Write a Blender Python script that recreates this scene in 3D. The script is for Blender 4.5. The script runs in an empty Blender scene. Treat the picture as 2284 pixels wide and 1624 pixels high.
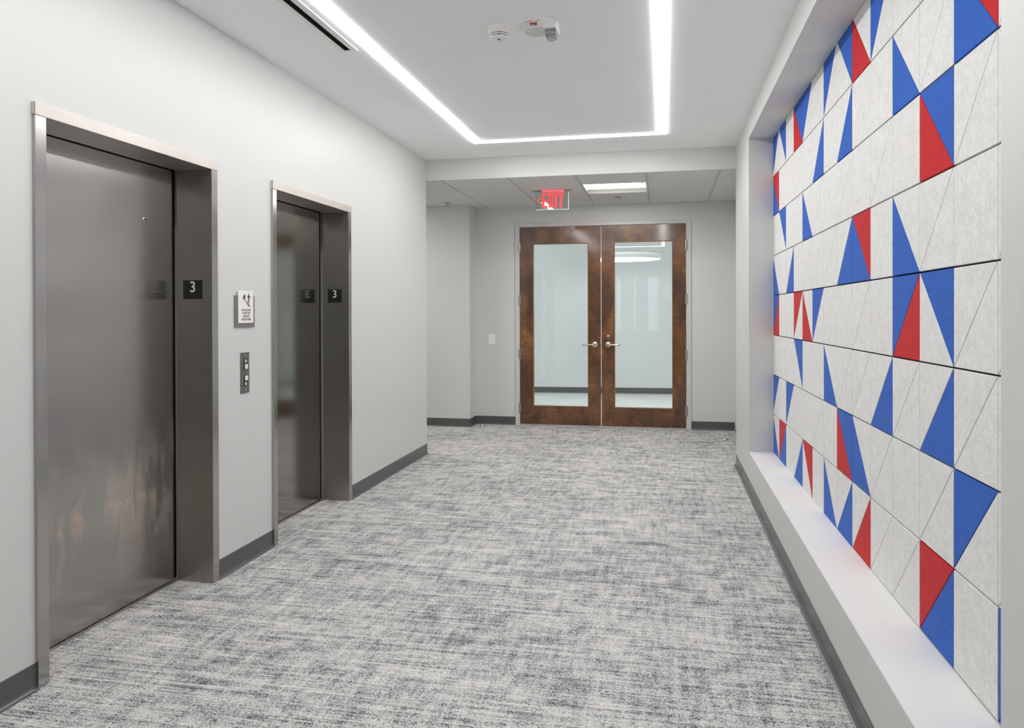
import bpy, bmesh, math, random
from mathutils import Vector, Matrix
random.seed(4)
S = bpy.context.scene
C = S.collection

# ------------------------------------------------------------------ camera, world, exposure
cam_d = bpy.data.cameras.new('camera')
cam = bpy.data.objects.new('camera', cam_d); C.objects.link(cam)
S.camera = cam
F, CY, H = 1659.35, 703.0, 1.4
cam_d.sensor_fit = 'HORIZONTAL'; cam_d.sensor_width = 36.0
cam_d.lens = F/2284*36.0
cam_d.shift_y = (CY-812.0)/2284
cam_d.clip_start = .05; cam_d.clip_end = 100
_R = ((0.97978655, 0.20002476, -0.00289995), (-0.2000382, 0.97977266, -0.00549997), (0.00174116, 0.0059689, 0.99998067))
rx, fw, up = [Vector(v) for v in _R]
m = Matrix((rx, up, -fw)).transposed().to_4x4()
m.translation = Vector((0, 0, H))
cam.matrix_world = m

w = bpy.data.worlds.new('world'); S.world = w; w.use_nodes = True
bg = w.node_tree.nodes['Background']
bg.inputs['Color'].default_value = (.78, .92, 1.0, 1); bg.inputs['Strength'].default_value = 1.0
S.view_settings.view_transform = 'Standard'; S.view_settings.look = 'None'
S.view_settings.exposure = 0.82; S.view_settings.gamma = 1.0
S.view_settings.use_curve_mapping = False
S.cycles.use_denoising = True; S.cycles.adaptive_threshold = .02
S.cycles.max_bounces = 9; S.cycles.diffuse_bounces = 6; S.cycles.glossy_bounces = 4
S.cycles.transparent_max_bounces = 12
S.cycles.sample_clamp_indirect = 6.0
LED_POWER = 20.0
TROFFER_POWER = 19.0

# ------------------------------------------------------------------ measures (metres)
XL, XR = -2.2914, 0.6409          # elevator wall, niche wall front
XN, YN0 = 0.8254, 6.0336          # face and far end of the felt wall
YE = 7.012                        # far end of the lobby
ZC, ZS = 2.889, 2.684             # lobby ceiling, rear ceiling
YB, YJ, XJ = 8.994, 8.716, -2.302 # back wall and its jog
YW = -3.2                         # window wall behind the camera
SILL = 0.309; NTOP = 2.722; YNEAR = 1.604; YFAR = 5.974
EL_REC = .205

# ------------------------------------------------------------------ helpers
def lin(r, g, b, a=1):
    f = lambda c: (c/255/12.92) if c/255 <= .04045 else ((c/255+.055)/1.055)**2.4
    return (f(r), f(g), f(b), a)

class MB:
    def __init__(s): s.bm = bmesh.new()
    def quad(s, *p):
        return s.bm.faces.new([s.bm.verts.new(q) for q in p])
    def hexa(s, v):   # 8 corners: bottom 4 ccw, top 4 ccw
        V = [s.bm.verts.new(q) for q in v]
        for f in ((3,2,1,0),(4,5,6,7),(0,1,5,4),(1,2,6,5),(2,3,7,6),(3,0,4,7)):
            s.bm.faces.new([V[i] for i in f])
        return s
    def box(s, x0, x1, y0, y1, z0, z1):
        x0, x1 = sorted((x0, x1)); y0, y1 = sorted((y0, y1)); z0, z1 = sorted((z0, z1))
        return s.hexa([(x0,y0,z0),(x1,y0,z0),(x1,y1,z0),(x0,y1,z0),(x0,y0,z1),(x1,y0,z1),(x1,y1,z1),(x0,y1,z1)])
    def prism(s, pts, off):   # planar polygon (3d points) extruded by the vector off
        off = Vector(off)
        a = [s.bm.verts.new(p) for p in pts]; b = [s.bm.verts.new(Vector(p)+off) for p in pts]
        n = len(a)
        s.bm.faces.new(a[::-1]); s.bm.faces.new(b)
        for i in range(n): s.bm.faces.new((a[i], a[(i+1) % n], b[(i+1) % n], b[i]))
        return s
    def lathe(s, prof, c=(0,0,0), axis='z', n=40):   # prof: (radius, height along the axis)
        rings = []
        for r, h in prof:
            ring = []
            for i in range(n):
                t = 2*math.pi*i/n
                x, y = r*math.cos(t), r*math.sin(t)
                p = {'z': (x, y, h), 'x': (h, x, y), 'y': (y, h, x)}[axis]
                ring.append(s.bm.verts.new((c[0]+p[0], c[1]+p[1], c[2]+p[2])))
            rings.append(ring)
        for a, b in zip(rings, rings[1:]):
            for i in range(n): s.bm.faces.new((a[i], a[(i+1) % n], b[(i+1) % n], b[i]))
        s.bm.faces.new(rings[0][::-1]); s.bm.faces.new(rings[-1])
        return s
    def tube(s, path, r, n=16):
        rings = []; P = [Vector(p) for p in path]
        up0 = Vector((0, 0, 1))
        for i, p in enumerate(P):
            d = (P[min(i+1, len(P)-1)]-P[max(i-1, 0)]).normalized()
            u = up0 if abs(d.dot(up0)) < .95 else Vector((1, 0, 0))
            a = d.cross(u).normalized(); b = d.cross(a).normalized()
            rings.append([s.bm.verts.new(p+a*r*math.cos(2*math.pi*k/n)+b*r*math.sin(2*math.pi*k/n)) for k in range(n)])
        for a, b in zip(rings, rings[1:]):
            for i in range(n): s.bm.faces.new((a[i], a[(i+1) % n], b[(i+1) % n], b[i]))
        s.bm.faces.new(rings[0][::-1]); s.bm.faces.new(rings[-1])
        return s
    def build(s, name, mat, parent=None, smooth=False, bevel=0, seg=2):
        bmesh.ops.recalc_face_normals(s.bm, faces=s.bm.faces[:])
        me = bpy.data.meshes.new(name); s.bm.to_mesh(me); s.bm.free()
        o = bpy.data.objects.new(name, me); C.objects.link(o)
        mats = mat if isinstance(mat, (list, tuple)) else [mat]
        for k in mats: me.materials.append(k)
        if smooth:
            for p in me.polygons: p.use_smooth = True
            me.set_sharp_from_angle(angle=math.radians(35))
        if parent is not None: o.parent = parent; o.matrix_parent_inverse = parent.matrix_world.inverted()
        if bevel:
            b = o.modifiers.new('bevel', 'BEVEL'); b.width = bevel; b.segments = seg; b.limit_method = 'ANGLE'
        return o

def tag(o, label, cat, group=None, kind=None):
    o['label'] = label; o['category'] = cat
    if group: o['group'] = group
    if kind: o['kind'] = kind
    return o

def empty(name, loc):
    o = bpy.data.objects.new(name, None); C.objects.link(o); o.location = loc
    o.empty_display_size = .05
    o.matrix_world = Matrix.Translation(loc)
    return o

def slab(x0, x1, y0, y1, z0, z1, holes, axes='xy'):
    """box with rectangular holes through its third axis; holes are (a0,a1,b0,b1) in the two named axes"""
    A = {'x': (x0, x1), 'y': (y0, y1), 'z': (z0, z1)}
    a, b = axes; c = [k for k in 'xyz' if k not in axes][0]
    ea = sorted({A[a][0], A[a][1], *[v for h in holes for v in h[:2]]})
    eb = sorted({A[b][0], A[b][1], *[v for h in holes for v in h[2:]]})
    inh = lambda p, q: any(h[0] < p < h[1] and h[2] < q < h[3] for h in holes)
    s = MB(); vd = {}
    def V(i, j, k):
        key = (i, j, k)
        if key not in vd:
            d = {a: ea[i], b: eb[j], c: A[c][k]}
            vd[key] = s.bm.verts.new((d['x'], d['y'], d['z']))
        return vd[key]
    na, nb = len(ea)-1, len(eb)-1
    solid = [[not inh((ea[i]+ea[i+1])/2, (eb[j]+eb[j+1])/2) for j in range(nb)] for i in range(na)]
    for i in range(na):
        for j in range(nb):
            if not solid[i][j]: continue
            s.bm.faces.new([V(i,j,0), V(i+1,j,0), V(i+1,j+1,0), V(i,j+1,0)])
            s.bm.faces.new([V(i,j,1), V(i,j+1,1), V(i+1,j+1,1), V(i+1,j,1)])
            for di, dj, p, q in ((-1,0,(i,j),(i,j+1)), (1,0,(i+1,j),(i+1,j+1)), (0,-1,(i,j),(i+1,j)), (0,1,(i,j+1),(i+1,j+1))):
                I, J = i+di, j+dj
                if 0 <= I < na and 0 <= J < nb and solid[I][J]: continue
                s.bm.faces.new([V(*p,0), V(*q,0), V(*q,1), V(*p,1)])
    return s

def text_mesh(txt, size, mat, name, parent, origin, xdir, ydir, align='CENTER', sx=1.0, depth=.0006, off=0.0, line=1.0):
    cu = bpy.data.curves.new(name, 'FONT'); cu.body = txt; cu.size = size; cu.align_x = align; cu.align_y = 'CENTER'
    cu.extrude = depth/2; cu.offset = off; cu.space_line = line
    t = bpy.data.objects.new('tmp', cu); C.objects.link(t)
    dg = bpy.context.evaluated_depsgraph_get()
    me = bpy.data.meshes.new_from_object(t.evaluated_get(dg))
    bpy.data.objects.remove(t); bpy.data.curves.remove(cu)
    X = Vector(xdir).normalized()*sx; Y = Vector(ydir).normalized(); Z = Vector(xdir).normalized().cross(Y)
    M = Matrix((X, Y, Z)).transposed().to_4x4(); M.translation = Vector(origin)
    me.transform(M)
    me.materials.clear(); me.materials.append(mat); me.name = name
    o = bpy.data.objects.new(name, me); C.objects.link(o)
    if parent is not None: o.parent = parent; o.matrix_parent_inverse = parent.matrix_world.inverted()
    return o

# ------------------------------------------------------------------ materials
def mat(name, col, rough=.5, metal=0, spec=.5, emit=None, es=0, coat=0, coat_r=.1):
    m = bpy.data.materials.new(name); m.use_nodes = True
    b = m.node_tree.nodes['Principled BSDF']
    b.inputs['Base Color'].default_value = col; b.inputs['Roughness'].default_value = rough
    b.inputs['Metallic'].default_value = metal; b.inputs['Specular IOR Level'].default_value = spec
    if emit: b.inputs['Emission Color'].default_value = emit; b.inputs['Emission Strength'].default_value = es
    if coat: b.inputs['Coat Weight'].default_value = coat; b.inputs['Coat Roughness'].default_value = coat_r
    return m
def nt(m):
    n = m.node_tree; return n, n.nodes['Principled BSDF']
def node(n, t, **k):
    o = n.nodes.new(t)
    for a, v in k.items(): setattr(o, a, v)
    return o
def noise(n, src, scale, detail=2, rough=.5, dist=0, nscale=1.0):
    mp = node(n, 'ShaderNodeMapping'); mp.inputs['Scale'].default_value = scale
    n.links.new(src, mp.inputs['Vector'])
    x = node(n, 'ShaderNodeTexNoise'); x.inputs['Scale'].default_value = nscale
    x.inputs['Detail'].default_value = detail; x.inputs['Roughness'].default_value = rough; x.inputs['Distortion'].default_value = dist
    n.links.new(mp.outputs['Vector'], x.inputs['Vector'])
    return x.outputs['Fac']
def math_(n, op, a, b=None, c=None, clamp=False):
    x = node(n, 'ShaderNodeMath', operation=op); x.use_clamp = clamp
    for i, v in enumerate((a, b, c)):
        if v is None: continue
        if isinstance(v, (int, float)): x.inputs[i].default_value = v
        else: n.links.new(v, x.inputs[i])
    return x.outputs[0]
def ramp(n, fac, stops):
    x = node(n, 'ShaderNodeValToRGB'); e = x.color_ramp.elements
    while len(e) < len(stops): e.new(.5)
    for i, (p, c) in enumerate(stops): e[i].position = p; e[i].color = c
    n.links.new(fac, x.inputs['Fac']); return x.outputs['Color']
def bump(n, b, h, strength, dist=.001):
    x = node(n, 'ShaderNodeBump'); x.inputs['Strength'].default_value = strength; x.inputs['Distance'].default_value = dist
    n.links.new(h, x.inputs['Height']); n.links.new(x.outputs['Normal'], b.inputs['Normal'])
def objco(n): return node(n, 'ShaderNodeTexCoord').outputs['Object']

def paint(name, col, rough=.45, spec=.35):
    m = mat(name, col, rough, spec=spec); n, b = nt(m); co = objco(n)
    bump(n, b, noise(n, co, (260, 260, 260), 2), .12, .0006)
    return m
M_WALL = paint('grey wall paint', lin(209, 210, 208), .42)
M_WALLW = paint('pale wall paint', lin(226, 228, 228), .5)
M_CEIL = paint('white ceiling paint', lin(251, 251, 252), .7, .2)
M_SILL = mat('light-brightened sill', lin(227, 227, 226), .5)  # paler than the wall paint: the ledge's stronger light put into its colour
M_TRIMPAINT = mat('grey enamel', lin(200, 200, 202), .35)
M_VINYL = mat('charcoal vinyl base', lin(84, 86, 86), .27, spec=.5)
M_WHITE = mat('white plastic', lin(236, 235, 232), .4)
M_BLACK = mat('black plastic', lin(24, 24, 24), .45)
M_DARK = mat('dark recess', lin(52, 53, 53), .6)
M_GAP = mat('shadow gap', lin(14, 14, 14), .8)
M_CHROME = mat('satin chrome', lin(205, 203, 198), .22, 1)
M_NICKEL = mat('satin nickel', lin(198, 196, 190), .3, 1)
M_LED = mat('led lens', lin(255, 255, 255), .5, emit=(1, .993, .982, 1), es=LED_POWER)
M_TROF = mat('troffer lens', lin(255, 255, 255), .5, emit=(1, .97, .93, 1), es=TROFFER_POWER)
M_FILL = mat('office fill lens', lin(255, 255, 255), .5, emit=(.93, .985, 1, 1), es=15)  # glow of the fill lamps added beyond the doors
M_RINGL = mat('ring lens', lin(255, 255, 255), .5, emit=(1, .98, .95, 1), es=2.6)
M_TAUPE = mat('taupe sign back', lin(122, 116, 113), .45)
M_INK = mat('black ink', lin(30, 30, 30), .5)
M_GREYMETAL = mat('brushed call plate', lin(118, 119, 116), .35, .6)
M_CREAM = mat('cream arrow', lin(235, 226, 200), .5)
M_REDINK = mat('red ink', lin(170, 40, 48), .5)
M_ALU = mat('sill aluminium', lin(170, 168, 164), .4, .8)
M_GRID = mat('grid steel', lin(200, 200, 198), .5)

def steel(name, col, rough, streak=.0, stain=False, aniso=.75):
    m = mat(name, col, rough, 1); n, b = nt(m); co = objco(n)
    b.inputs['Anisotropic'].default_value = aniso
    g = node(n, 'ShaderNodeNewGeometry')
    cr = node(n, 'ShaderNodeVectorMath', operation='CROSS_PRODUCT'); n.links.new(g.outputs['Normal'], cr.inputs[0]); cr.inputs[1].default_value = (0, 0, 1)
    ad = node(n, 'ShaderNodeVectorMath', operation='ADD'); n.links.new(cr.outputs[0], ad.inputs[0]); ad.inputs[1].default_value = (.002, .01, 0)
    n.links.new(ad.outputs[0], b.inputs['Tangent'])
    grain = noise(n, co, (500, 500, 2.5), 2)
    smear = noise(n, co, (2.5, 2.5, 1.1), 3, .55, .6)
    r = math_(n, 'MULTIPLY_ADD', smear, .10, rough-.05)
    r = math_(n, 'MULTIPLY_ADD', grain, .02, r)
    n.links.new(r, b.inputs['Roughness'])
    c = ramp(n, math_(n, 'ADD', math_(n, 'MULTIPLY', grain, .12), math_(n, 'MULTIPLY', noise(n, co, (1.3, 1.3, .9), 2), .88)),
             [(.3, tuple(v*.88 for v in col[:3])+(1,)), (.7, tuple(min(1, v*1.1) for v in col[:3])+(1,))])
    if stain:
        sep = node(n, 'ShaderNodeSeparateXYZ'); n.links.new(co, sep.inputs[0])
        zf = math_(n, 'SUBTRACT', 1, math_(n, 'ABSOLUTE', math_(n, 'MULTIPLY', math_(n, 'SUBTRACT', sep.outputs['Z'], .5), 2.4)), clamp=True)
        st = noise(n, co, (12, 12, 4.5), 6, .62, .3)
        big = noise(n, co, (4.2, 4.2, 1.2), 2)
        v = math_(n, 'ADD', math_(n, 'MULTIPLY', st, .6), math_(n, 'MULTIPLY', big, .4))
        v = math_(n, 'MULTIPLY', math_(n, 'MULTIPLY', math_(n, 'SUBTRACT', v, .475), 14, clamp=True), zf, clamp=True)
        mx = node(n, 'ShaderNodeMixRGB'); n.links.new(math_(n, 'MULTIPLY', v, .5), mx.inputs[0]); n.links.new(c, mx.inputs[1]); mx.inputs[2].default_value = lin(206, 184, 166)
        n.links.new(math_(n, 'MULTIPLY_ADD', v, -.30, 1), b.inputs['Metallic'])
        c = mx.outputs[0]
        r2 = math_(n, 'MULTIPLY_ADD', v, .05, r); n.links.new(r2, b.inputs['Roughness'])
    n.links.new(c, b.inputs['Base Color'])
    return m
M_STEELD = steel('brushed steel door', lin(160, 157, 153), .13, stain=False, aniso=.6)
M_STEELDS = steel('marked brushed steel door', lin(178, 174, 171), .21, stain=True, aniso=.8)
M_STEELF = steel('brushed steel frame', lin(184, 181, 179), .2, aniso=.6)
M_STEELH = steel('brushed steel head', lin(208, 202, 197), .42, aniso=0)
M_STEELR = steel('brushed steel reveal', lin(168, 164, 158), .32, aniso=.6)

def felt(name, col, var):
    m = mat(name, col, .95, spec=.1); n, b = nt(m); co = objco(n)
    b.inputs['Sheen Weight'].default_value = .08
    f = math_(n, 'ADD', math_(n, 'MULTIPLY', noise(n, co, (95, 85, 85), 4, .65, .5), .65), math_(n, 'MULTIPLY', noise(n, co, (24, 22, 22), 3, .6), .35))
    n.links.new(ramp(n, f, [(.36, tuple(v*(1-var) for v in col[:3])+(1,)), (.56, col), (.68, tuple(min(1, v*(1+var*.5)) for v in col[:3])+(1,))]), b.inputs['Base Color'])
    bump(n, b, noise(n, co, (420, 420, 420), 3, .7), .5, .0012)
    return m
M_FELT = {'W': felt('pale grey felt', lin(229, 228, 226), .15),
          'B': felt('blue felt', lin(46, 97, 188), .14),
          'R': felt('red felt', lin(196, 34, 40), .14)}
M_FELTBACK = mat('dark felt backing', lin(60, 60, 62), .95, spec=.1)

def wood():
    m = mat('stained birch veneer', lin(96, 56, 26), .3, coat=1.0, coat_r=.1); n, b = nt(m); co = objco(n)
    a = noise(n, co, (4, 4, 2.2), 3, .5, 1.2)
    g = noise(n, co, (70, 70, 5), 3, .6, .3)
    k = noise(n, co, (7, 7, 17), 3, .55, 2.0)
    f = math_(n, 'ADD', math_(n, 'ADD', math_(n, 'MULTIPLY', a, .55), math_(n, 'MULTIPLY', g, .15)), math_(n, 'MULTIPLY', k, .30))
    n.links.new(ramp(n, f, [(.33, lin(54, 29, 11)), (.45, lin(80, 46, 18)), (.55, lin(108, 66, 26)), (.68, lin(144, 94, 44))]), b.inputs['Base Color'])
    bump(n, b, noise(n, co, (90, 90, 14), 3), .12, .0008)
    return m
M_WOOD = wood()
M_WOODEDGE = mat('raw brown bead', lin(142, 96, 58), .4)

def glass(name, tint, k=1.8, rough=0.0):
    m = bpy.data.materials.new(name); m.use_nodes = True; n = m.node_tree; n.nodes.clear()
    o = node(n, 'ShaderNodeOutputMaterial'); t = node(n, 'ShaderNodeBsdfTransparent'); t.inputs[0].default_value = tint
    g = node(n, 'ShaderNodeBsdfGlossy'); g.inputs['Roughness'].default_value = rough
    fr = node(n, 'ShaderNodeFresnel'); fr.inputs['IOR'].default_value = 1.5
    mx = node(n, 'ShaderNodeMixShader')
    n.links.new(math_(n, 'MULTIPLY', fr.outputs[0], k, clamp=True), mx.inputs[0])
    n.links.new(t.outputs[0], mx.inputs[1]); n.links.new(g.outputs[0], mx.inputs[2]); n.links.new(mx.outputs[0], o.inputs[0])
    return m
M_GLASS = glass('door glass', (.955, .985, .98, 1), 1.0)
M_WINGLASS = glass('window glass', (.95, .98, .98, 1), 1.0)
M_CLEAR = glass('clear acrylic', (.93, .94, .95, 1), 2.2, .02)

def carpet():
    m = mat('streaked loop carpet', lin(170, 170, 170), .97, spec=.06); n, b = nt(m); co = objco(n)
    streak = noise(n, co, (1.6, 38, 1), 4, .65)
    thin = noise(n, co, (1.6, 150, 1), 2, .5)
    blotch = noise(n, co, (7, 11, 1), 4, .65, .3)
    weave = noise(n, co, (34, 5, 1), 2, .5)
    big = noise(n, co, (1.2, 1.7, 1), 2)
    fleck = noise(n, co, (190, 150, 1), 2, .7, 1.2)
    fleck2 = noise(n, co, (60, 90, 1), 2, .6, .4)
    d = math_(n, 'MULTIPLY', streak, .34)
    d = math_(n, 'MULTIPLY_ADD', blotch, .36, d)
    d = math_(n, 'MULTIPLY_ADD', big, .14, d)
    d = math_(n, 'MULTIPLY_ADD', thin, .16, d)           # about .5
    d = math_(n, 'MULTIPLY_ADD', math_(n, 'SUBTRACT', weave, .5), .22, d)
    v = math_(n, 'MULTIPLY', math_(n, 'SUBTRACT', d, .5), 2.5)
    v = math_(n, 'ADD', v, math_(n, 'MULTIPLY', math_(n, 'SUBTRACT', fleck, .5), 2.5))
    v = math_(n, 'ADD', v, math_(n, 'MULTIPLY', math_(n, 'SUBTRACT', fleck2, .5), .45))
    v = math_(n, 'ADD', v, .5)
    c = ramp(n, v, [(.12, lin(224, 222, 218)), (.46, lin(190, 190, 189)), (.66, lin(140, 140, 142)), (.88, lin(64, 66, 71))])
    line = math_(n, 'MULTIPLY', math_(n, 'SUBTRACT', noise(n, co, (2.6, 95, 1), 2, .5), .57), 14, clamp=True)
    mx = node(n, 'ShaderNodeMixRGB'); n.links.new(math_(n, 'MULTIPLY', math_(n, 'MULTIPLY', line, .72), math_(n, 'MULTIPLY', math_(n, 'SUBTRACT', fleck, .34), 6, clamp=True)), mx.inputs[0]); n.links.new(c, mx.inputs[1]); mx.inputs[2].default_value = lin(226, 223, 217)
    n.links.new(mx.outputs[0], b.inputs['Base Color'])
    bump(n, b, fleck, .6, .004)
    return m
M_CARPET = carpet()
def plank():
    m = mat('pale plank floor', lin(205, 205, 205), .35); n, b = nt(m); co = objco(n)
    f = noise(n, co, (2.2, 16, 1), 4, .6, .6)
    n.links.new(ramp(n, f, [(.3, lin(190, 192, 192)), (.5, lin(216, 216, 214)), (.7, lin(232, 230, 226))]), b.inputs['Base Color'])
    return m
M_PLANK = plank()
def actile():
    m = mat('acoustic ceiling tile', lin(222, 222, 220), .9, spec=.1); n, b = nt(m); co = objco(n)
    bump(n, b, noise(n, co, (300, 300, 300), 3, .7), .3, .001); return m
M_ACT = actile()

# ------------------------------------------------------------------ the room
def struct(o, label, cat): return tag(o, label, cat, kind='structure')
E1 = dict(a=2.3469, b=3.4945, c=2.3986, d=3.4437)
E2 = dict(a=4.0555, b=5.1872, c=4.0995, d=5.1373)
ZT, ZI = 2.181, 2.133
XBW = -6.0     # left end of the rear corridor
XSIDE = .828   # right side wall of the rear corridor

struct(MB().box(XBW, 1.3, YW, YB+.03, -.12, 0).build('floor', M_CARPET), 'grey and white streaked carpet floor of the elevator lobby', 'floor')
VX0, VX1, VY0, VY1 = -1.7800, -1.7440, 2.45, 3.972      # slot of the air diffuser
LX0, LX1, LY0, LY1, LW = -1.6136, -.0125, .52, 6.3697, .056
hl = LW/2
led_holes = [(LX0-hl, LX0+hl, LY0-hl, LY1+hl), (LX1-hl, LX1+hl, LY0-hl, LY1+hl), (LX0-hl, LX1+hl, LY0-hl, LY0+hl), (LX0-hl, LX1+hl, LY1-hl, LY1+hl)]
struct(slab(XL-.3, 1.3, YW, YE, ZC, ZC+.16, [(VX0, VX1, VY0, VY1)]+led_holes).build('ceiling', M_CEIL), 'smooth white lobby ceiling with a recessed rectangle of light', 'ceiling')
# elevator wall with its two openings
struct(slab(XL-.3, XL, YW, YE, 0, ZC+.16, [(E1['a']+.004, E1['b']-.004, -.01, ZT-.004), (E2['a']+.004, E2['b']-.004, -.01, ZT-.004)], 'yz').build('wall_left', M_WALL),
       'pale grey wall on the left holding both elevators', 'wall')
# niche wall: plinth, header, far pier, near pier and the backing behind the felt
nw = MB()
def bx(y): return XN + .0086*(YN0-y) + .014        # niche back plane (slightly out of square)
nw.hexa([(XR,YW,0),(1.3,YW,0),(1.3,YE,0),(XR,YE,0),(XR,YW,SILL-.006),(1.3,YW,SILL-.006),(1.3,YE,SILL-.006),(XR,YE,SILL-.006)])
nw.hexa([(XR,YW,NTOP),(1.3,YW,NTOP),(1.3,YE,NTOP),(XR,YE,NTOP),(XR,YW,ZC+.16),(1.3,YW,ZC+.16),(1.3,YE,ZC+.16),(XR,YE,ZC+.16)])
nw.hexa([(XR,YFAR,SILL-.006),(1.3,YFAR+.1,SILL-.006),(1.3,YE,SILL-.006),(XR,YE,SILL-.006),(XR,YFAR,NTOP),(1.3,YFAR+.1,NTOP),(1.3,YE,NTOP),(XR,YE,NTOP)])
nw.box(XR, 1.3, YW, YNEAR, SILL-.006, NTOP)
y0, y1 = YNEAR, YFAR+.05
nw.hexa([(bx(y0),y0,SILL-.006),(1.3,y0,SILL-.006),(1.3,y1,SILL-.006),(bx(y1),y1,SILL-.006),(bx(y0),y0,NTOP),(1.3,y0,NTOP),(1.3,y1,NTOP),(bx(y1),y1,NTOP)])
struct(nw.build('wall_right', M_WALL), 'pale grey wall on the right with a deep rectangular niche', 'wall')
struct(MB().hexa([(XR,YNEAR,SILL-.006),(bx(YNEAR),YNEAR,SILL-.006),(bx(YFAR),YFAR+.06,SILL-.006),(XR,YFAR,SILL-.006),(XR,YNEAR,SILL),(bx(YNEAR),YNEAR,SILL),(bx(YFAR),YFAR+.06,SILL),(XR,YFAR,SILL)]).build('trim_1', M_SILL),
       'white ledge along the bottom of the felt niche', 'ledge')
# header where the ceiling drops at the far end
struct(MB().box(XBW, 1.3, YE, YE+.012, ZS, ZC+.16).build('wall_header', M_WALL), 'grey drop header between the lobby ceiling and the lower rear ceiling', 'header')
# rear corridor
struct(MB().box(XBW, XL-.3, YE-.12, YE, 0, ZC).build('wall_corridor', M_WALL), 'near wall of the side corridor, hidden behind the elevator wall', 'wall')
bwall = slab(XJ-.004, XSIDE+.2, YB, YB+.13, 0, 3.4, [(-1.7336-.02, .2557+.02, -.01, 2.424+.02)], 'xz')
bwall.box(XBW, XJ, YJ, YB+.13, 0, 3.4)
struct(bwall.build('wall_back', M_WALL), 'grey end wall holding the wooden double doors', 'wall')
struct(MB().box(XSIDE, XSIDE+.12, YE+.012, YB+.0, 0, ZS+.2).build('wall_side', M_WALL), 'short grey side wall right of the double doors', 'wall')
struct(MB().box(XBW-.12, XBW, YE-.12, YB+.13, 0, ZS+.2).build('wall_corridor_end', M_WALL), 'end wall of the side corridor', 'wall')
# rear ceiling: acoustic tiles over a steel grid
gx = [-6.1, -5.42, -4.76, -4.111, -3.455, -2.799, -2.143, -1.483, -.822, -.161, .505, XSIDE+.1]
gy = [YE+.014, 7.54, 8.165, 8.79, YB]
cg = MB(); TROFFERS = [(8, 1), (3, 1)]
for i in range(len(gx)-1):
    for j in range(len(gy)-1):
        if (i, j) in TROFFERS: continue
        x0 = gx[i]+(.011 if i else 0); x1 = gx[i+1]-(.011 if i < len(gx)-2 else 0)
        a0 = gy[j]+(.0016 if j else 0); a1 = gy[j+1]-(.0016 if j < len(gy)-2 else 0)
        cg.box(x0, x1, a0, a1, ZS, ZS+.016)
rc = struct(cg.build('ceiling_rear', M_ACT), 'lower tiled ceiling in front of the double doors', 'ceiling')
g = MB()
for x in gx[1:-1]: g.box(x-.013, x+.013, YE+.014, YB, ZS+.007, ZS+.03)
for y in gy[1:-1]:
    for i in range(len(gx)-1):
        if (i, 1) in TROFFERS and y in (gy[1], gy[2]): continue
        g.box(gx[i]+.013, gx[i+1]-.013, y-.012, y+.012, ZS+.0162, ZS+.03)
g.build('ceiling_grid', M_GRID, rc)
struct(MB().box(XBW, XSIDE+.2, YE+.012, YB, ZS+.2, ZS+.25).build('ceiling_deck', M_CEIL), 'deck above the tiled ceiling', 'ceiling')
# window wall behind the camera
WINS = [(-1.34, -1.16), (-.86, -.74), (-.46, -.12)]
struct(slab(XL-.3, 1.3, YW-.15, YW, 0, ZC+.16, [(a, b, .8, 2.38) for a, b in WINS], 'xz').build('wall_front', M_WALL), 'wall with three windows opposite the double doors', 'wall')
for i, (a, b) in enumerate(WINS):
    wf = slab(a, b, YW-.1, YW-.04, .8, 2.38, [(a+.03, b-.03, .83, 2.35)], 'xz').build('window_%d' % (i+1), M_TRIMPAINT)
    struct(wf, ('middle sized', 'narrowest', 'widest')[i]+' of three tall windows in the wall opposite the double doors', 'window')
    MB().box(a+.03, b-.03, YW-.074, YW-.068, .83, 2.35).build('pane', M_WINGLASS, wf)

# room beyond the glass doors
RY1 = 12.62
struct(MB().box(-5.2, 3.2, YB+.03, RY1+.2, -.12, 0).build('floor_office', M_PLANK), 'pale plank floor of the room beyond the glass doors', 'floor')
struct(MB().hexa([(-5.2,12.40,0),(3.2,12.98,0),(3.2,13.2,0),(-5.2,13.2,0),(-5.2,12.40,3.3),(3.2,12.98,3.3),(3.2,13.2,3.3),(-5.2,13.2,3.3)]).build('wall_office', M_WALLW),
       'white far wall of the room beyond the glass doors', 'wall')
struct(MB().box(-5.3, -5.2, YB+.13, RY1+.4, 0, 3.3).build('wall_office_left', M_WALLW), 'left wall of the room beyond the glass doors', 'wall')
struct(MB().box(3.2, 3.3, YB+.13, RY1+.4, 0, 3.3).build('wall_office_right', M_WALLW), 'right wall of the room beyond the glass doors', 'wall')
struct(MB().box(-5.3, 3.3, YB+.13, RY1+.6, 3.3, 3.4).build('ceiling_office', M_CEIL), 'white ceiling of the room beyond the glass doors', 'ceiling')
struct(MB().box(XJ-3.0, XBW+.7, YB+.03, YB+.13, 0, 3.4).build('wall_office_near', M_WALLW), 'near wall of the room beyond the glass doors', 'wall')
struct(MB().box(XSIDE+.2, 3.3, YB+.03, YB+.13, 0, 3.4).build('wall_office_near_right', M_WALLW), 'near wall of the room beyond, right of the doors', 'wall')

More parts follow.
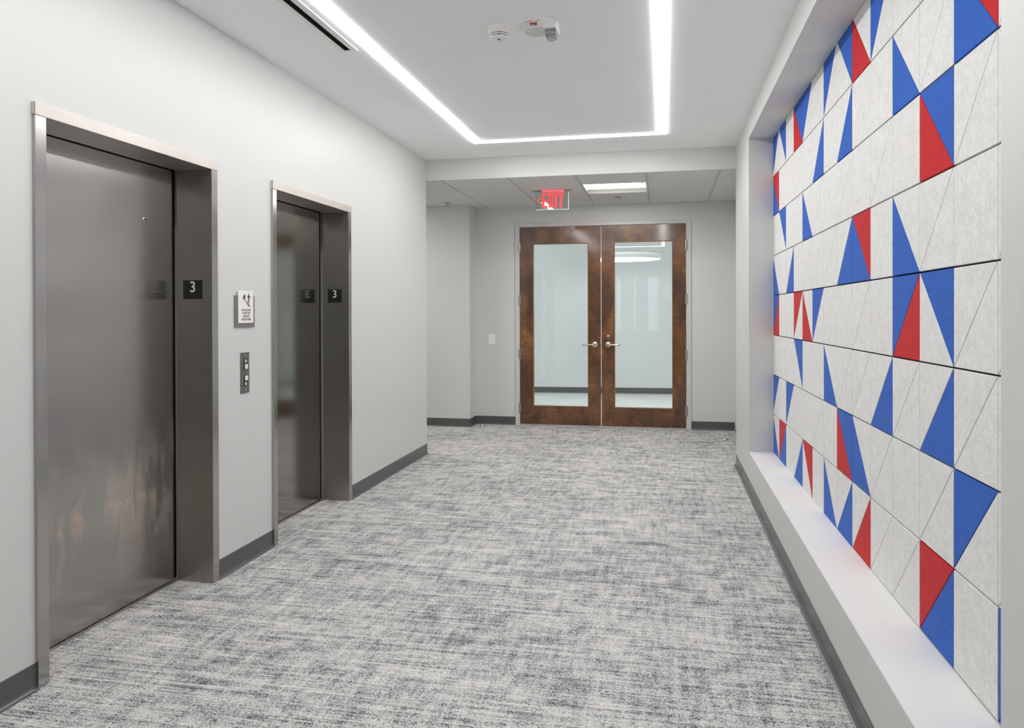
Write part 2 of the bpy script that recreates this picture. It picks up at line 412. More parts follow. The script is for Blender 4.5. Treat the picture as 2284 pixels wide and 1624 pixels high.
# cove base: profile swept along a straight line
def coving(p0, p1, nrm, name, label, h=.0975, parent=None):
    p0, p1, nrm = Vector(p0), Vector(p1), Vector(nrm)
    prof = [(0, 0), (.020, 0), (.0195, .002), (.013, .0045), (.007, .009), (.0038, .018), (.003, h-.002), (.002, h), (0, h)]
    s = MB(); s.prism([p0+nrm*a+Vector((0, 0, z)) for a, z in prof], p1-p0)
    return struct(s.build(name, M_VINYL), label, 'baseboard')
coving((XL, YW, 0), (XL, E1['a']+.002, 0), (1,0,0), 'baseboard_left', 'charcoal baseboard left of the near elevator')
coving((XL, E1['b']-.002, 0), (XL, E2['a']+.002, 0), (1,0,0), 'baseboard_left', 'charcoal baseboard between the two elevators')
coving((XL, E2['b']-.002, 0), (XL, YE, 0), (1,0,0), 'baseboard_left', 'charcoal baseboard between the far elevator and the corner')
coving((XR, YW, 0), (XR, YE, 0), (-1,0,0), 'baseboard_right', 'charcoal baseboard along the foot of the niche wall')
coving((XBW, YJ, 0), (XJ, YJ, 0), (0,-1,0), 'baseboard_back', 'charcoal baseboard on the projecting wall piece left of the doors')
coving((XJ, YJ-.003, 0), (XJ, YB, 0), (1,0,0), 'baseboard_back', 'short charcoal baseboard on the side of the wall jog')
coving((XJ+.003, YB, 0), (-1.7925, YB, 0), (0,-1,0), 'baseboard_back', 'charcoal baseboard between the wall jog and the door frame')
coving((.3150, YB, 0), (XSIDE-.021, YB, 0), (0,-1,0), 'baseboard_back', 'charcoal baseboard right of the double doors')
coving((XSIDE, YE+.002, 0), (XSIDE, YB-.004, 0), (-1,0,0), 'baseboard_side', 'charcoal baseboard on the short side wall right of the doors')
coving((-5.2, 12.402, 0), (3.2, 12.982, 0), (0.069,-1,0), 'baseboard_office', 'grey baseboard in the room beyond the glass doors')

# ------------------------------------------------------------------ elevators
XF = XL+.014
def elevator(E, name, label, marked):
    r = empty(name, (XL, (E['a']+E['b'])/2, 0)); struct(r, label, 'elevator')
    for nm, o, i, sgn in (('jamb', E['a'], E['c'], 1), ('jamb', E['b'], E['d'], -1)):
        # L section: face towards the lobby plus the deep reveal
        s = MB(); t = .003
        s.prism([(XL-.02, o, 0), (XF, o, 0), (XF, i, 0), (XL-.19, i, 0), (XL-.19, i-sgn*t, 0), (XF-t, i-sgn*t, 0), (XF-t, o+sgn*t, 0), (XL-.02, o+sgn*t, 0)], (0, 0, ZI))
        s.build(nm, M_STEELF, r, bevel=.0012)
        s = MB(); s.box(XL-.19, XF-.004, i, i+sgn*.0006, .0, ZI-.001); s.build('reveal', M_STEELR, r)
    s = MB(); a, b = E['a']-.003, E['b']+.003; t = .003; XH = XF+.003
    s.prism([(XL-.02, a, ZT), (XH, a, ZT), (XH, a, ZI), (XL-.19, a, ZI), (XL-.19, a, ZI+t), (XH-t, a, ZI+t), (XH-t, a, ZT-t), (XL-.02, a, ZT-t)], (0, b-a, 0))
    s.box(XL, XH, a, a+t, ZI, ZT); s.box(XL, XH, b-t, b, ZI, ZT)
    s.build('head', M_STEELH, r, bevel=.0012)
    xd = XL-EL_REC
    d = MB().box(xd-.03, xd, E['c']-.03, E['d']-.012, .012, ZI+.03).build('door_panel', M_STEELDS if marked else M_STEELD, r)
    MB().box(xd-.05, xd-.031, E['a']-.02, E['b']+.02, 0, ZT+.05).build('door_pocket', M_GAP, r)
    MB().box(xd+.004, xd+.015, E['c'], E['d'], 0, .006).build('threshold', M_ALU, r)
    if marked:
        MB().lathe([(.0095, 0), (.0095, .003), (.006, .004), (.0055, .001), (.0001, .001)], (xd, 3.216, 1.855), 'x', 24).build('keyhole', M_CHROME, d, smooth=True)
        MB().lathe([(.0045, 0), (.0045, .0035)], (xd, 3.216, 1.855), 'x', 16).build('key_slot', M_GAP, d)
    # floor number plates on both reveals
    for yy, sgn in ((E['d'], -1), (E['c'], 1)):
        pl = MB().box(XL-.1525, XL-.0415, yy, yy+sgn*.0025, 1.4665, 1.5645).build('number_plate', M_BLACK, r, bevel=.001)
        text_mesh('3', .079, M_WHITE, 'numeral', pl, (XL-.0965, yy+sgn*.0030, 1.527), (-sgn, 0, 0), (0, 0, 1), sx=.95, off=.0004)
    return r
elevator(E1, 'door_1', 'nearer stainless steel elevator entrance on the left, marked 3', True)
elevator(E2, 'door_2', 'farther and smaller looking stainless steel elevator entrance, marked 3', False)

# evacuation sign
sg = empty('evacuation_sign', (XL, 3.767, 1.41)); tag(sg, 'white stair evacuation sign on a taupe backing above the call buttons', 'sign')
MB().box(XL, XL+.007, 3.662, 3.860, 1.315, 1.490).build('backing', M_TAUPE, sg, bevel=.001)
face = MB().box(XL+.007, XL+.0115, 3.688, 3.840, 1.337, 1.5165).build('sign_face', M_WHITE, sg, bevel=.0015)
XS = XL+.0119
text_mesh('IN CASE OF FIRE\nDO NOT USE\nELEVATOR.\nUSE EXIT STAIRS', .0168, M_INK, 'lettering', face, (XS, 3.765, 1.3835), (0, 1, 0), (0, 0, 1), sx=.74, line=1.02)
pic = MB()
def P2(pts, th=.0006):  # polygon in sign picture units: y to the right from 3.7..3.85, z up
    pic.prism([(XS-th/2, 3.688+u*.152, 1.337+v*.1795) for u, v in pts], (th, 0, 0))
sx0 = .26; 
P2([(.26,.755),(.44,.755),(.44,.735),(.26,.735)])
u, v = .42, .755
for k in range(4):
    P2([(u,v),(u+.022,v),(u+.022,v-.065),(u,v-.065)]); P2([(u,v-.05),(u+.075,v-.05),(u+.075,v-.068),(u,v-.068)]); u += .07; v -= .055
P2([(.60,.545),(.77,.545),(.77,.525),(.60,.525)])
P2([(.29,.77),(.33,.83),(.32,.88),(.36,.84),(.38,.92),(.41,.85),(.44,.89),(.45,.80),(.43,.77)])
hd = [(.67+.028*math.cos(t*math.pi/6), .895+.024*math.sin(t*math.pi/6)) for t in range(12)]; P2(hd)
P2([(.63,.865),(.71,.865),(.70,.72),(.69,.56),(.66,.56),(.66,.70),(.60,.60),(.585,.615),(.645,.73)])
P2([(.63,.865),(.58,.78),(.595,.77),(.645,.83)]); P2([(.71,.865),(.80,.79),(.79,.775),(.70,.83)])
pic.build('pictogram', M_INK, face)

# call station
cs = empty('call_panel', (XL, 3.764, 1.06)); tag(cs, 'grey elevator call panel with up and down buttons between the elevators', 'button panel')
MB().box(XL, XL+.004, 3.7205, 3.8075, .948, 1.1735).build('plate', M_GREYMETAL, cs, bevel=.001)
for zb, za, up_ in ((1.094, 1.124, 1), (1.031, 1.001, -1)):
    bz = MB().box(XL+.004, XL+.0055, 3.751, 3.785, min(zb, za)-.0155, max(zb, za)+.0165).build('button_bezel', M_BLACK, cs)
    MB().box(XL+.0055, XL+.0115, 3.7555, 3.782, zb-.013, zb+.013).build('push_button', M_WHITE, cs, bevel=.003, seg=3)
    s = MB(); c = za; X0 = XL+.0056
    arrow = [(-.003, -.013), (.003, -.013), (.003, .002), (.010, -.003), (.010, .003), (0, .014), (-.010, .003), (-.010, -.003), (-.003, .002)]
    s.prism([(X0, 3.7685+a, c+up_*bb) for a, bb in arrow], (.0008, 0, 0)); s.build('arrow', M_CREAM, bz)
for z in (1.155, .966):
    MB().lathe([(.0042, 0), (.0036, .0015), (.001, .002)], (XL+.004, 3.766, z), 'x', 16).build('screw', M_CHROME, cs, smooth=True)

# ------------------------------------------------------------------ double doors
DX0, DX1, DH, YD = -1.7336, .2557, 2.424, YB-.004
fr = MB(); XA, XB, ZA = -1.7926, .3150, 2.473
for a, b in ((XA, DX0-.003), (DX1+.003, XB)):
    fr.box(a, b, YB-.016, YB+.14, 0, ZA)
fr.box(DX0-.003, DX1+.003, YB-.016, YB+.14, DH+.004, ZA)
struct(fr.build('trim_2', M_TRIMPAINT, bevel=.002), 'light grey metal frame around the wooden double doors', 'door frame')
def leaf(name, label, x0, x1, g0, g1, gz0, gz1, hx, lx, ldir, lock):
    r = empty(name, ((x0+x1)/2, YD, 0)); struct(r, label, 'door')
    t = .045
    # two stiles and two rails, grain kept in the material
    s = slab(x0, x1, YD, YD+t, .010, DH, [(g0-.008, g1+.008, gz0-.008, gz1+.008)], 'xz')
    s.build('door_frame', M_WOOD, r, bevel=.0015)
    s = MB()
    for a, b, c, d in ((g0-.008, g1+.008, gz0-.008, gz0), (g0-.008, g1+.008, gz1, gz1+.008), (g0-.008, g0, gz0, gz1), (g1, g1+.008, gz0, gz1)):
        s.box(a, b, YD-.003, YD+t+.003, c, d)
    s.build('glazing_bead', M_WOODEDGE, r, bevel=.001)
    MB().box(g0, g1, YD+.019, YD+.025, gz0, gz1).build('glass_pane', M_GLASS, r)
    s = MB()
    for zc in (2.175, 1.535, .870, .213):
        h = MB().lathe([(.004, -.062), (.0075, -.060), (.0075, .060), (.004, .062)], (hx, YD-.016, zc), 'z', 16)
        h.box(hx-.012, hx+.012, YD-.012, YD-.001, zc-.058, zc+.058)
        h.build('hinge', M_NICKEL, r, smooth=True)
    s.bm.free()
    lv = MB().lathe([(.033, 0), (.033, -.007), (.030, -.009), (.001, -.009)], (lx, YD, .993), 'y', 40).build('lever_rose', M_CHROME, r, smooth=True)
    path = [(lx, YD-.009, .993), (lx, YD-.045, .993)]
    for k in range(1, 7):
        a = k/6*math.pi/2; path.append((lx+ldir*.018*(1-math.cos(a)), YD-.045-.018*math.sin(a), .993))
    path.append((lx+ldir*.122, YD-.063, .991))
    for k in range(1, 7):
        a = k/6*math.pi/2; path.append((lx+ldir*(.122+.017*math.sin(a)), YD-.063+.017*(1-math.cos(a)), .991))
    path.append((lx+ldir*.139, YD-.030, .991))
    MB().tube(path, .0088).build('lever_handle', M_CHROME, lv, smooth=True)
    if lock:
        cy = MB().lathe([(.022, 0), (.022, -.006), (.017, -.013), (.012, -.014), (.012, -.011), (.001, -.011)], (lx, YD, 1.090), 'y', 32).build('lock_cylinder', M_CHROME, r, smooth=True)
        MB().box(lx-.0015, lx+.0015, YD-.0116, YD-.010, 1.082, 1.092).build('keyway', M_GAP, cy)
    else:
        MB().box(x1-.006, x1+.0012, YD-.001, YD+.03, 1.0, 1.085).build('strike_plate', M_CHROME, r)
leaf('door_3', 'left leaf of the brown wooden glazed double doors', DX0, -.7445, -1.566, -.902, .241, 2.214, DX0-.004, -.815, -1, False)
leaf('door_4', 'right leaf of the brown wooden glazed double doors, with the lock', -.7365, DX1, -.576, .0955, .241, 2.220, DX1+.004, -.657, 1, True)

sw = empty('wall_plate', (-2.092, YB, 1.0525)); tag(sw, 'white blank wall plate on the grey wall left of the double doors', 'wall plate')
MB().box(-2.138, -2.046, YB-.006, YB, .989, 1.116).build('plate', M_WHITE, sw, bevel=.004, seg=3)
MB().lathe([(.003, 0), (.002, -.0012)], (-2.092, YB-.006, 1.010), 'y', 12).build('screw', M_WHITE, sw, smooth=True)

for (x, y, lb) in ((-2.163, 8.78, 'small pale floor door stop below the white wall plate'), (.643, 8.31, 'small shiny floor door stop near the right wall end')):
    s = MB().lathe([(.024, 0), (.024, .004), (.021, .014), (.014, .022), (.001, .026)], (x, y, 0), 'z', 24)
    tag(s.build('door_stop', M_CHROME, smooth=True), lb, 'door stop', 'floor door stops')

# ------------------------------------------------------------------ ceiling fixtures
s = MB()
ox0, ox1, oy0, oy1 = LX0-hl, LX1+hl, LY0-hl, LY1+hl
ix0, ix1, iy0, iy1 = LX0+hl, LX1-hl, LY0+hl, LY1-hl
z0, z1 = ZC-.006, ZC+.012
for q in ([(ox0,oy0),(ix0,iy0),(ix0,iy1),(ox0,oy1)], [(ix1,iy0),(ox1,oy0),(ox1,oy1),(ix1,iy1)], [(ox0,oy0),(ox1,oy0),(ix1,iy0),(ix0,iy0)], [(ix0,iy1),(ix1,iy1),(ox1,oy1),(ox0,oy1)]):
    s.prism([(x, y, z0) for x, y in q], (0, 0, z1-z0))
tag(s.build('linear_light', M_LED), 'glowing white line of light forming a large rectangle in the ceiling', 'ceiling light')

vt = empty('slot_diffuser', (-1.755, 3.2, ZC)); tag(vt, 'white slot air diffuser with one dark slot, left of the light line', 'vent')
slab(-1.806, -1.706, VY0-.03, 3.990, ZC-.003, ZC, [(VX0, VX1, VY0, VY1)]).build('flange', M_WHITE, vt, bevel=.001)
MB().box(-1.709, -1.704, VY0-.03, 3.992, ZC-.006, ZC).build('edge_strip', M_WHITE, vt)
s = slab(VX0+.0003, VX1-.0003, VY0+.001, VY1-.001, ZC-.0015, ZC+.022, [(VX0+.0013, VX1-.0013, VY0+.003, VY1-.003)])
s.box(VX0+.0003, VX1-.0003, VY0+.001, VY1-.001, ZC+.022, ZC+.03)
s.build('slot', M_DARK, vt)

sd = empty('smoke_detector', (-.846, 3.832, ZC)); tag(sd, 'round white smoke detector beside the fire speaker on the ceiling', 'smoke detector')
cx, cy_ = -.846, 3.832
L = lambda prof: MB().lathe([(r, -h) for r, h in prof], (cx, cy_, ZC), 'z', 48)
L([(.0635, 0), (.0635, .008), (.061, .017), (.0575, .019), (.0575, .028), (.053, .034), (.049, .036)]).build('base', M_WHITE, sd, smooth=True)
L([(.0505, .0362), (.0505, .039)]).build('vent_gap', M_DARK, sd, smooth=True)
L([(.051, .0391), (.049, .043), (.0465, .045)]).build('vent_ring', M_WHITE, sd, smooth=True)
L([(.044, .0452), (.044, .049)]).build('vent_gap', M_DARK, sd, smooth=True)
L([(.046, .0491), (.043, .055), (.034, .0595), (.018, .0615), (.001, .062)]).build('cap', M_WHITE, sd, smooth=True)
for k in range(9):
    a = 2*math.pi*k/9+.4
    c, q = math.cos(a), math.sin(a)
    x, y = cx+c*.048, cy_+q*.048
    MB().prism([(x+c*.003-q*.0015, y+q*.003+c*.0015, ZC-.0365), (x-c*.004-q*.0015, y-q*.004+c*.0015, ZC-.0495), (x-c*.004+q*.0015, y-q*.004-c*.0015, ZC-.0495), (x+c*.003+q*.0015, y+q*.003-c*.0015, ZC-.0365)], (c*.002, q*.002, 0)).build('rib', M_WHITE, sd)
MB().box(cx-.006, cx+.006, cy_-.014, cy_-.002, ZC-.0635, ZC-.061).build('sensor_window', M_DARK, sd)

st = empty('fire_speaker', (-.635, 3.845, ZC)); tag(st, 'oval white ceiling fire speaker strobe with red FIRE lettering', 'fire alarm')
sx, sy = -.640, 3.845
MB().lathe([(.108, 0), (.108, -.004), (.106, -.007), (.066, -.0245), (.060, -.026), (.001, -.0265)], (sx, sy, ZC), 'z', 56).build('body', M_WHITE, st, smooth=True)
def grille():
    m = mat('speaker grille', lin(222, 221, 218), .5); n, b = nt(m)
    v = node(n, 'ShaderNodeTexVoronoi'); v.inputs['Scale'].default_value = 170; v.inputs['Randomness'].default_value = .1
    n.links.new(objco(n), v.inputs['Vector'])
    n.links.new(ramp(n, v.outputs['Distance'], [(.22, lin(150, 149, 147)), (.36, lin(224, 223, 220))]), b.inputs['Base Color']); return m
MB().lathe([(.062, -.0265), (.061, -.0275), (.001, -.0277)], (sx-.012, sy+.018, ZC), 'z', 40).build('speaker_grille', grille(), st, smooth=True)
hs = MB(); x0, x1 = sx+.030, sx+.104
hs.hexa([(x0,3.775,ZC-.004),(x1,3.775,ZC-.004),(x1,3.925,ZC-.004),(x0,3.925,ZC-.004),(x0+.003,3.785,ZC-.034),(x1-.003,3.785,ZC-.034),(x1-.003,3.915,ZC-.034),(x0+.003,3.915,ZC-.034)])
hs.build('strobe_housing', M_WHITE, st, bevel=.005, seg=3)
ln = MB().hexa([(x0+.006,3.80,ZC-.034),(x1-.006,3.80,ZC-.034),(x1-.006,3.90,ZC-.034),(x0+.006,3.90,ZC-.034),(x0+.014,3.815,ZC-.074),(x1-.014,3.815,ZC-.074),(x1-.014,3.885,ZC-.074),(x0+.014,3.885,ZC-.074)]).build('strobe_lens', M_CLEAR, st, bevel=.008, seg=3)
MB().tube([(x0+.016, 3.85, ZC-.05), (x1-.016, 3.85, ZC-.05)], .006).build('flash_tube', M_CHROME, ln, smooth=True)
MB().box(x0+.012, x1-.012, 3.83, 3.87, ZC-.040, ZC-.0345).build('reflector', M_WHITE, ln)
text_mesh('FIRE', .0255, M_REDINK, 'lettering', st, (sx-.012, sy-.0815, ZC-.0190), (1, -.12, 0), (.11, -.916, .401), sx=.82, off=.0004, depth=.0030)
def cone(a, rr): # a point on the sloping rim, just proud of it
    t = math.radians(a); return (sx+rr*math.cos(t), sy+rr*math.sin(t), ZC-.007-(.106-rr)*.4375-.0012)
for a0, a1 in ((-124, -103), (-88, -78)):
    s = MB()
    for q in range(6):
        p, e = a0+(a1-a0)*q/6, a0+(a1-a0)*(q+1)/6
        s.quad(cone(p, .1035), cone(p, .1012), cone(e, .1012), cone(e, .1035))
    if a0 < -100: s.quad(cone(a1, .1055), cone(a1, .0990), cone(a1+3.5, .1020), cone(a1+3.5, .1026))
    s.build('arrow_mark', M_REDINK, st)

tag(MB().lathe([(.043, 0), (.043, -.002), (.040, -.004), (.001, -.005)], (-.813, 5.68, ZC), 'z', 40).build('sprinkler_cover', M_WHITE, smooth=True), 'flat white round sprinkler cover plate inside the light rectangle', 'sprinkler cover')

def sprinkler(x, y):
    r = empty('sprinkler', (x, y, ZS))
    MB().lathe([(.041, 0), (.041, -.003), (.03, -.009), (.014, -.011)], (x, y, ZS), 'z', 32).build('escutcheon', M_NICKEL, r, smooth=True)
    MB().lathe([(.009, -.011), (.009, -.022), (.005, -.024), (.0025, -.030), (.0025, -.044), (.004, -.046)], (x, y, ZS), 'z', 20).build('nozzle', M_NICKEL, r, smooth=True)
    MB().tube([(x-.010, y, ZS-.016), (x-.013, y, ZS-.030), (x-.004, y, ZS-.046)], .002, 8).build('yoke_arm', M_NICKEL, r, smooth=True)
    MB().tube([(x+.010, y, ZS-.016), (x+.013, y, ZS-.030), (x+.004, y, ZS-.046)], .002, 8).build('yoke_arm', M_NICKEL, r, smooth=True)
    MB().lathe([(.013, -.046), (.0145, -.0475), (.002, -.048)], (x, y, ZS), 'z', 20).build('deflector', M_NICKEL, r, smooth=True)
    return r
tag(sprinkler(-2.505, 8.485), 'chrome pendant sprinkler at the left, above the projecting wall piece', 'sprinkler', 'pendant sprinklers')
tag(sprinkler(-.507, 8.475), 'chrome pendant sprinkler behind the square ceiling light', 'sprinkler', 'pendant sprinklers')

def troffer(i, j, label):
    x0, x1, a0, a1 = gx[i]+.006, gx[i+1]-.006, gy[j]+.004, gy[j+1]-.004
    r = empty('troffer_light', ((x0+x1)/2, (a0+a1)/2, ZS)); tag(r, label, 'ceiling light', 'square troffer lights')
    slab(x0, x1, a0, a1, ZS-.004, ZS+.075, [(x0+.014, x1-.014, a0+.014, a1-.014)]).build('housing', M_WHITE, r)
    xa, xb, ya, yb = x0+.0145, x1-.0145, a0+.0145, a1-.0145; ym = ya+.355
    MB().box(xa, xb, ya, ym, ZS+.006, ZS+.02).build('lens', M_TROF, r)
    MB().prism([(xa, ym+.001, ZS+.010), (xa, yb, ZS+.060), (xa, yb, ZS+.066), (xa, ym+.001, ZS+.020)], (xb-xa, 0, 0)).build('reflector', M_GRID, r)
    MB().box(xb-.050, xb-.006, ya+.008, ya+.055, ZS-.004, ZS+.006).build('sensor', M_WHITE, r, bevel=.003)
troffer(8, 1, 'bright square recessed ceiling light in front of the double doors')
troffer(3, 1, 'unseen ceiling light added to brighten the side corridor around the corner')  # out-of-view lamp, added to light the side corridor

# edge-lit exit sign
ex = empty('exit_sign', (-1.166, 7.849, ZS)); tag(ex, 'clear edge-lit EXIT sign with red letters hanging from the ceiling', 'exit sign')
MB().box(-1.377, -.950, 7.800, 7.896, ZS-.006, ZS).build('canopy', M_NICKEL, ex, bevel=.003)
M_EXR = mat('red lit letters', lin(225, 60, 60), .4, emit=lin(235, 62, 62), es=.75)
M_EXL = mat('red lamp', lin(255, 40, 60), .4, emit=(1, .04, .07, 1), es=2)
MB().box(-1.265, -1.035, 7.802, 7.846, ZS-.0105, ZS-.006).build('lamp_slot', M_EXL, ex)
PX0, PX1, PZ0, PZ1 = -1.3445, -.989, 2.4815, 2.676
MB().box(PX0, PX1, 7.852, 7.858, PZ0, PZ1).build('acrylic_panel', M_CLEAR, ex, bevel=.0015)
M_EDGE = mat('lit acrylic edge', lin(250, 250, 250), .3, emit=(1, 1, 1, 1), es=.6)
eg = MB(); eg.box(PX0, PX1, 7.8525, 7.8575, PZ0-.0018, PZ0-.0002); eg.box(PX1+.0002, PX1+.0018, 7.8525, 7.8575, PZ0, PZ1-.01); eg.build('lit_edge', M_EDGE, ex)
def ep(u, v): return (PX0+u/1200*(PX1-PX0), 7.8512, PZ1-.005-v/675*(PZ1-PZ0-.002))
def letter(nm, polys):
    s = MB()
    for p in polys: s.prism([ep(*q) for q in p], (0, -.001, 0))
    s.build(nm, M_EXR, ex)
R_ = lambda a, b, c, d: [(a, c), (b, c), (b, d), (a, d)]
letter('letter_e', [R_(245, 330, 55, 600), R_(330, 450, 55, 140), R_(330, 450, 290, 375), R_(330, 450, 525, 600)])
letter('letter_x', [[(475, 50), (565, 50), (675, 600), (585, 600)], [(585, 50), (675, 50), (565, 600), (475, 600)]])
letter('letter_i', [R_(708, 790, 48, 600)])
letter('letter_t', [R_(815, 1030, 42, 130), R_(880, 965, 130, 598)])
letter('chevron', [[(45, 330), (130, 245), (190, 245), (105, 330)], [(45, 330), (105, 330), (185, 410), (135, 410)]])

# disc pendant in the room beyond
RC, RR = (-.592, 11.3), .558
rp = empty('disc_pendant', (RC[0], RC[1], 2.17)); tag(rp, 'glowing round pendant lamp hanging in the room behind the glass doors', 'pendant light')
MB().lathe([(RR-.02, 2.172), (RR-.004, 2.166), (RR, 2.172), (RR, 2.232), (RR-.006, 2.238), (.001, 2.238)], (RC[0], RC[1], 0), 'z', 96).build('drum', M_WHITE, rp, smooth=True)
MB().lathe([(.001, 2.1685), (RR-.022, 2.1685), (RR-.022, 2.171), (.001, 2.171)], (RC[0], RC[1], 0), 'z', 96).build('lens', M_RINGL, rp)
for k in range(3):
    t = math.radians(-12+120*k); x, y = RC[0]+(RR-.03)*math.cos(t), RC[1]+(RR-.03)*math.sin(t)
    MB().tube([(x, y, 2.236), (RC[0]+.02*math.cos(t), RC[1]+.02*math.sin(t), 3.285)], .0028, 8).build('cable', M_WHITE, rp)
x, y = RC[0]+.33, RC[1]+.3
MB().tube([(x, y, 2.236), (RC[0], RC[1]+.02, 3.285)], .0028, 8).build('cable', M_WHITE, rp)
MB().lathe([(.07, 3.3), (.07, 3.28), (.001, 3.275)], (RC[0], RC[1], 0), 'z', 32).build('canopy', M_WHITE, rp, smooth=True)
for k, (x, y) in enumerate(((-3.2, 10.7), (1.6, 10.7), (-.7, 10.0))):  # unseen fill lamps, added to brighten the room beyond
    s = MB(); s.box(x-.3, x+.3, y-.3, y+.3, 3.288, 3.3)
    rr = empty('added_fill_light', (x, y, 3.3)); tag(rr, ('unseen flat fill light added at the left', 'unseen flat fill light added at the right', 'unseen flat fill light added in the middle')[k]+' in the room beyond the glass doors', 'ceiling light', 'added fill lights beyond the doors')
    s.build('housing', M_WHITE, rr); MB().box(x-.28, x+.28, y-.28, y+.28, 3.284, 3.288).build('lens', M_FILL, rr)

# ------------------------------------------------------------------ felt wall: squares 0.297 x 0.304 split into two triangles
CW, CH, Z0 = .2974, .304, 2.7297
# per row, per column from the far end: diagonal, colour of the far triangle, colour of the near triangle
PAT = [
 '/BW \\WB \\WW \\RB /BW \\WW /BW \\WB \\RW /BW \\WW /WW \\WW \\WW /WW',
 '\\BR \\WW /WW \\WW /WW /WB /WW /WB \\WW \\WW \\BW /WW \\BR /WW \\WW',
 '/WW \\WB \\WW \\WW \\BW /WW \\WW /WW \\WW /WW \\WW \\RB /WW \\WW /WW',
 '\\BW \\WW /WB \\WW /WW /WW /WW /WB \\BR \\WW \\BW /WW \\WW /WW \\WW',
 '/BR /WW /WW /RW \\RW /BW \\WW \\WW /WW \\WW /BR \\WB /WW /WW \\WW',
 '/WW \\WW /WW \\WB \\WW \\WW \\BW /WW /WW /WB /WW /WB /WW \\WW /WW',
 '/BW /WW /BW /WW \\WW /WW \\WW \\RB \\BW /WW \\WW /WW /BW /WW \\WW',
 '\\BW /RB \\WW /WB \\WR \\WW \\BW /WB /WR /WW /WW /RB \\WW /BB /WW']
ORD = ['first', 'second', 'third', 'fourth', 'fifth', 'sixth', 'seventh', 'eighth', 'ninth', 'tenth', 'eleventh', 'twelfth', 'thirteenth', 'fourteenth', 'fifteenth']
ROWN = ['top row', 'second row from top', 'third row from top', 'fourth row from top', 'fifth row from top', 'sixth row from top', 'second row from bottom', 'bottom row']
CN = {'W': 'white', 'B': 'blue', 'R': 'red'}
TH, CHAM = .012, .0012
def inset(poly, ds):
    n = len(poly); out = []
    lines = []
    for i in range(n):
        a, b = Vector(poly[i]), Vector(poly[(i+1) % n]); d = (b-a).normalized(); nrm = Vector((-d.y, d.x))
        lines.append((a+nrm*ds[i], d))
    for i in range(n):
        p, d = lines[i-1]; q, e = lines[i]
        den = d.x*e.y-d.y*e.x
        t = ((q.x-p.x)*e.y-(q.y-p.y)*e.x)/den
        out.append(p+d*t)
    return out
def area(p): return sum(p[i][0]*p[(i+1) % len(p)][1]-p[(i+1) % len(p)][0]*p[i][1] for i in range(len(p)))/2
def clipz(poly, z, keep_below):
    out = []; n = len(poly)
    ins = (lambda p: p[1] <= z+1e-9) if keep_below else (lambda p: p[1] >= z-1e-9)
    for i in range(n):
        a, b = poly[i], poly[(i+1) % n]
        if ins(a): out.append(a)
        if ins(a) != ins(b):
            t = (z-a[1])/(b[1]-a[1]); out.append((a[0]+t*(b[0]-a[0]), z))
    res = []
    for p in out:
        if not res or math.hypot(p[0]-res[-1][0], p[1]-res[-1][1]) > 1e-4: res.append(p)
    if math.hypot(res[0][0]-res[-1][0], res[0][1]-res[-1][1]) < 1e-4: res.pop()
    return res
def w3(s_, z, depth): # wall coordinates to the world; depth measured back from the face
    return (XN+.0086*s_+depth, YN0-s_, z)
tile_no = 0
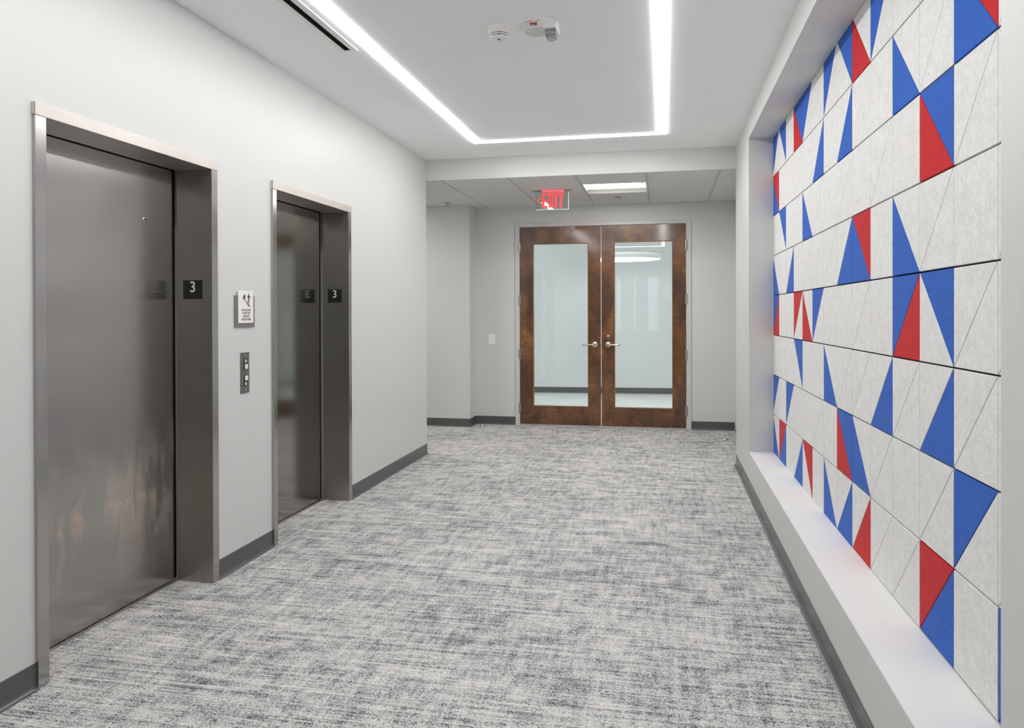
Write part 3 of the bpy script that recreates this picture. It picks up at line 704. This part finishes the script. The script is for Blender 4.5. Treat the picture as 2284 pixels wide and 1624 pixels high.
for j, row in enumerate(PAT):
    cells = row.split()
    for k, cell in enumerate(cells):
        dg, cl, cr_ = cell
        s0, s1 = k*CW, (k+1)*CW
        if k == 14: s1 = YN0-YNEAR-.002
        sh = .0042*(s0+s1)/2
        za, zb = Z0-CH*j+sh, Z0-CH*(j+1)+sh       # top, bottom
        zal, zar, zbl, zbr = Z0-CH*j+.0042*s0, Z0-CH*j+.0042*s1, Z0-CH*(j+1)+.0042*s0, Z0-CH*(j+1)+.0042*s1
        TL, TR, BL, BR = (s0, zal), (s1, zar), (s0, zbl), (s1, zbr)
        tris = ([TL, BL, TR], [TR, BL, BR]) if dg == '/' else ([TL, BL, BR], [TL, BR, TR])
        for side, (tri, col) in enumerate(zip(tris, (cl, cr_))):
            poly = tri if area(tri) > 0 else tri[::-1]
            gaps = []
            for i in range(3):
                a, b = poly[i], poly[(i+1) % 3]
                if abs(a[0]-b[0]) < 1e-6: gaps.append(.0016)
                elif abs(a[1]-b[1]) < .01: gaps.append(.0030)
                else: gaps.append(.0011)
            out = [tuple(v) for v in inset(poly, gaps)]
            cz = inset([Vector(p) for p in out], [c2 for c2 in [CHAM if g_ > .002 else (.0014 if g_ > .0012 else .0018) for g_ in gaps]])
            # clip against the niche top and ledge
            def clip_all(p):
                p = [tuple(v) for v in p]
                p = clipz(p, SILL+.001, False); p = clipz(p, NTOP-.001, True); return p
            o_c, c_c = clip_all(out), clip_all(cz)
            s = MB()
            if len(o_c) == len(c_c):
                A = [s.bm.verts.new(w3(p[0], p[1], TH)) for p in o_c]
                Bv = [s.bm.verts.new(w3(p[0], p[1], CHAM)) for p in o_c]
                Cv = [s.bm.verts.new(w3(p[0], p[1], 0)) for p in c_c]
                n_ = len(A); s.bm.faces.new(A); s.bm.faces.new(Cv[::-1])
                for i in range(n_):
                    q = (i+1) % n_
                    s.bm.faces.new((A[i], A[q], Bv[q], Bv[i])); s.bm.faces.new((Bv[i], Bv[q], Cv[q], Cv[i]))
            else:
                s.prism([w3(p[0], p[1], TH) for p in o_c], (-TH, 0, 0))
            o = s.build('felt_tile', M_FELT[col])
            half = 'far' if side == 0 else 'near'
            tag(o, '%s felt triangle, %s half of %s square from far end, %s' % (CN[col], half, ORD[k], ROWN[j]), 'wall tile', 'triangular felt tiles in the niche')
            tile_no += 1
y0, y1 = YNEAR+.001, YFAR+.045
struct(MB().hexa([(bx(y0)-.0018,y0,SILL),(bx(y0)-.0002,y0,SILL),(bx(y1)-.0002,y1,SILL),(bx(y1)-.0018,y1,SILL),(bx(y0)-.0018,y0,NTOP),(bx(y0)-.0002,y0,NTOP),(bx(y1)-.0002,y1,NTOP),(bx(y1)-.0018,y1,NTOP)]).build('trim_3', M_FELTBACK),
       'dark backing board showing in the joints of the felt tiles', 'backing board')
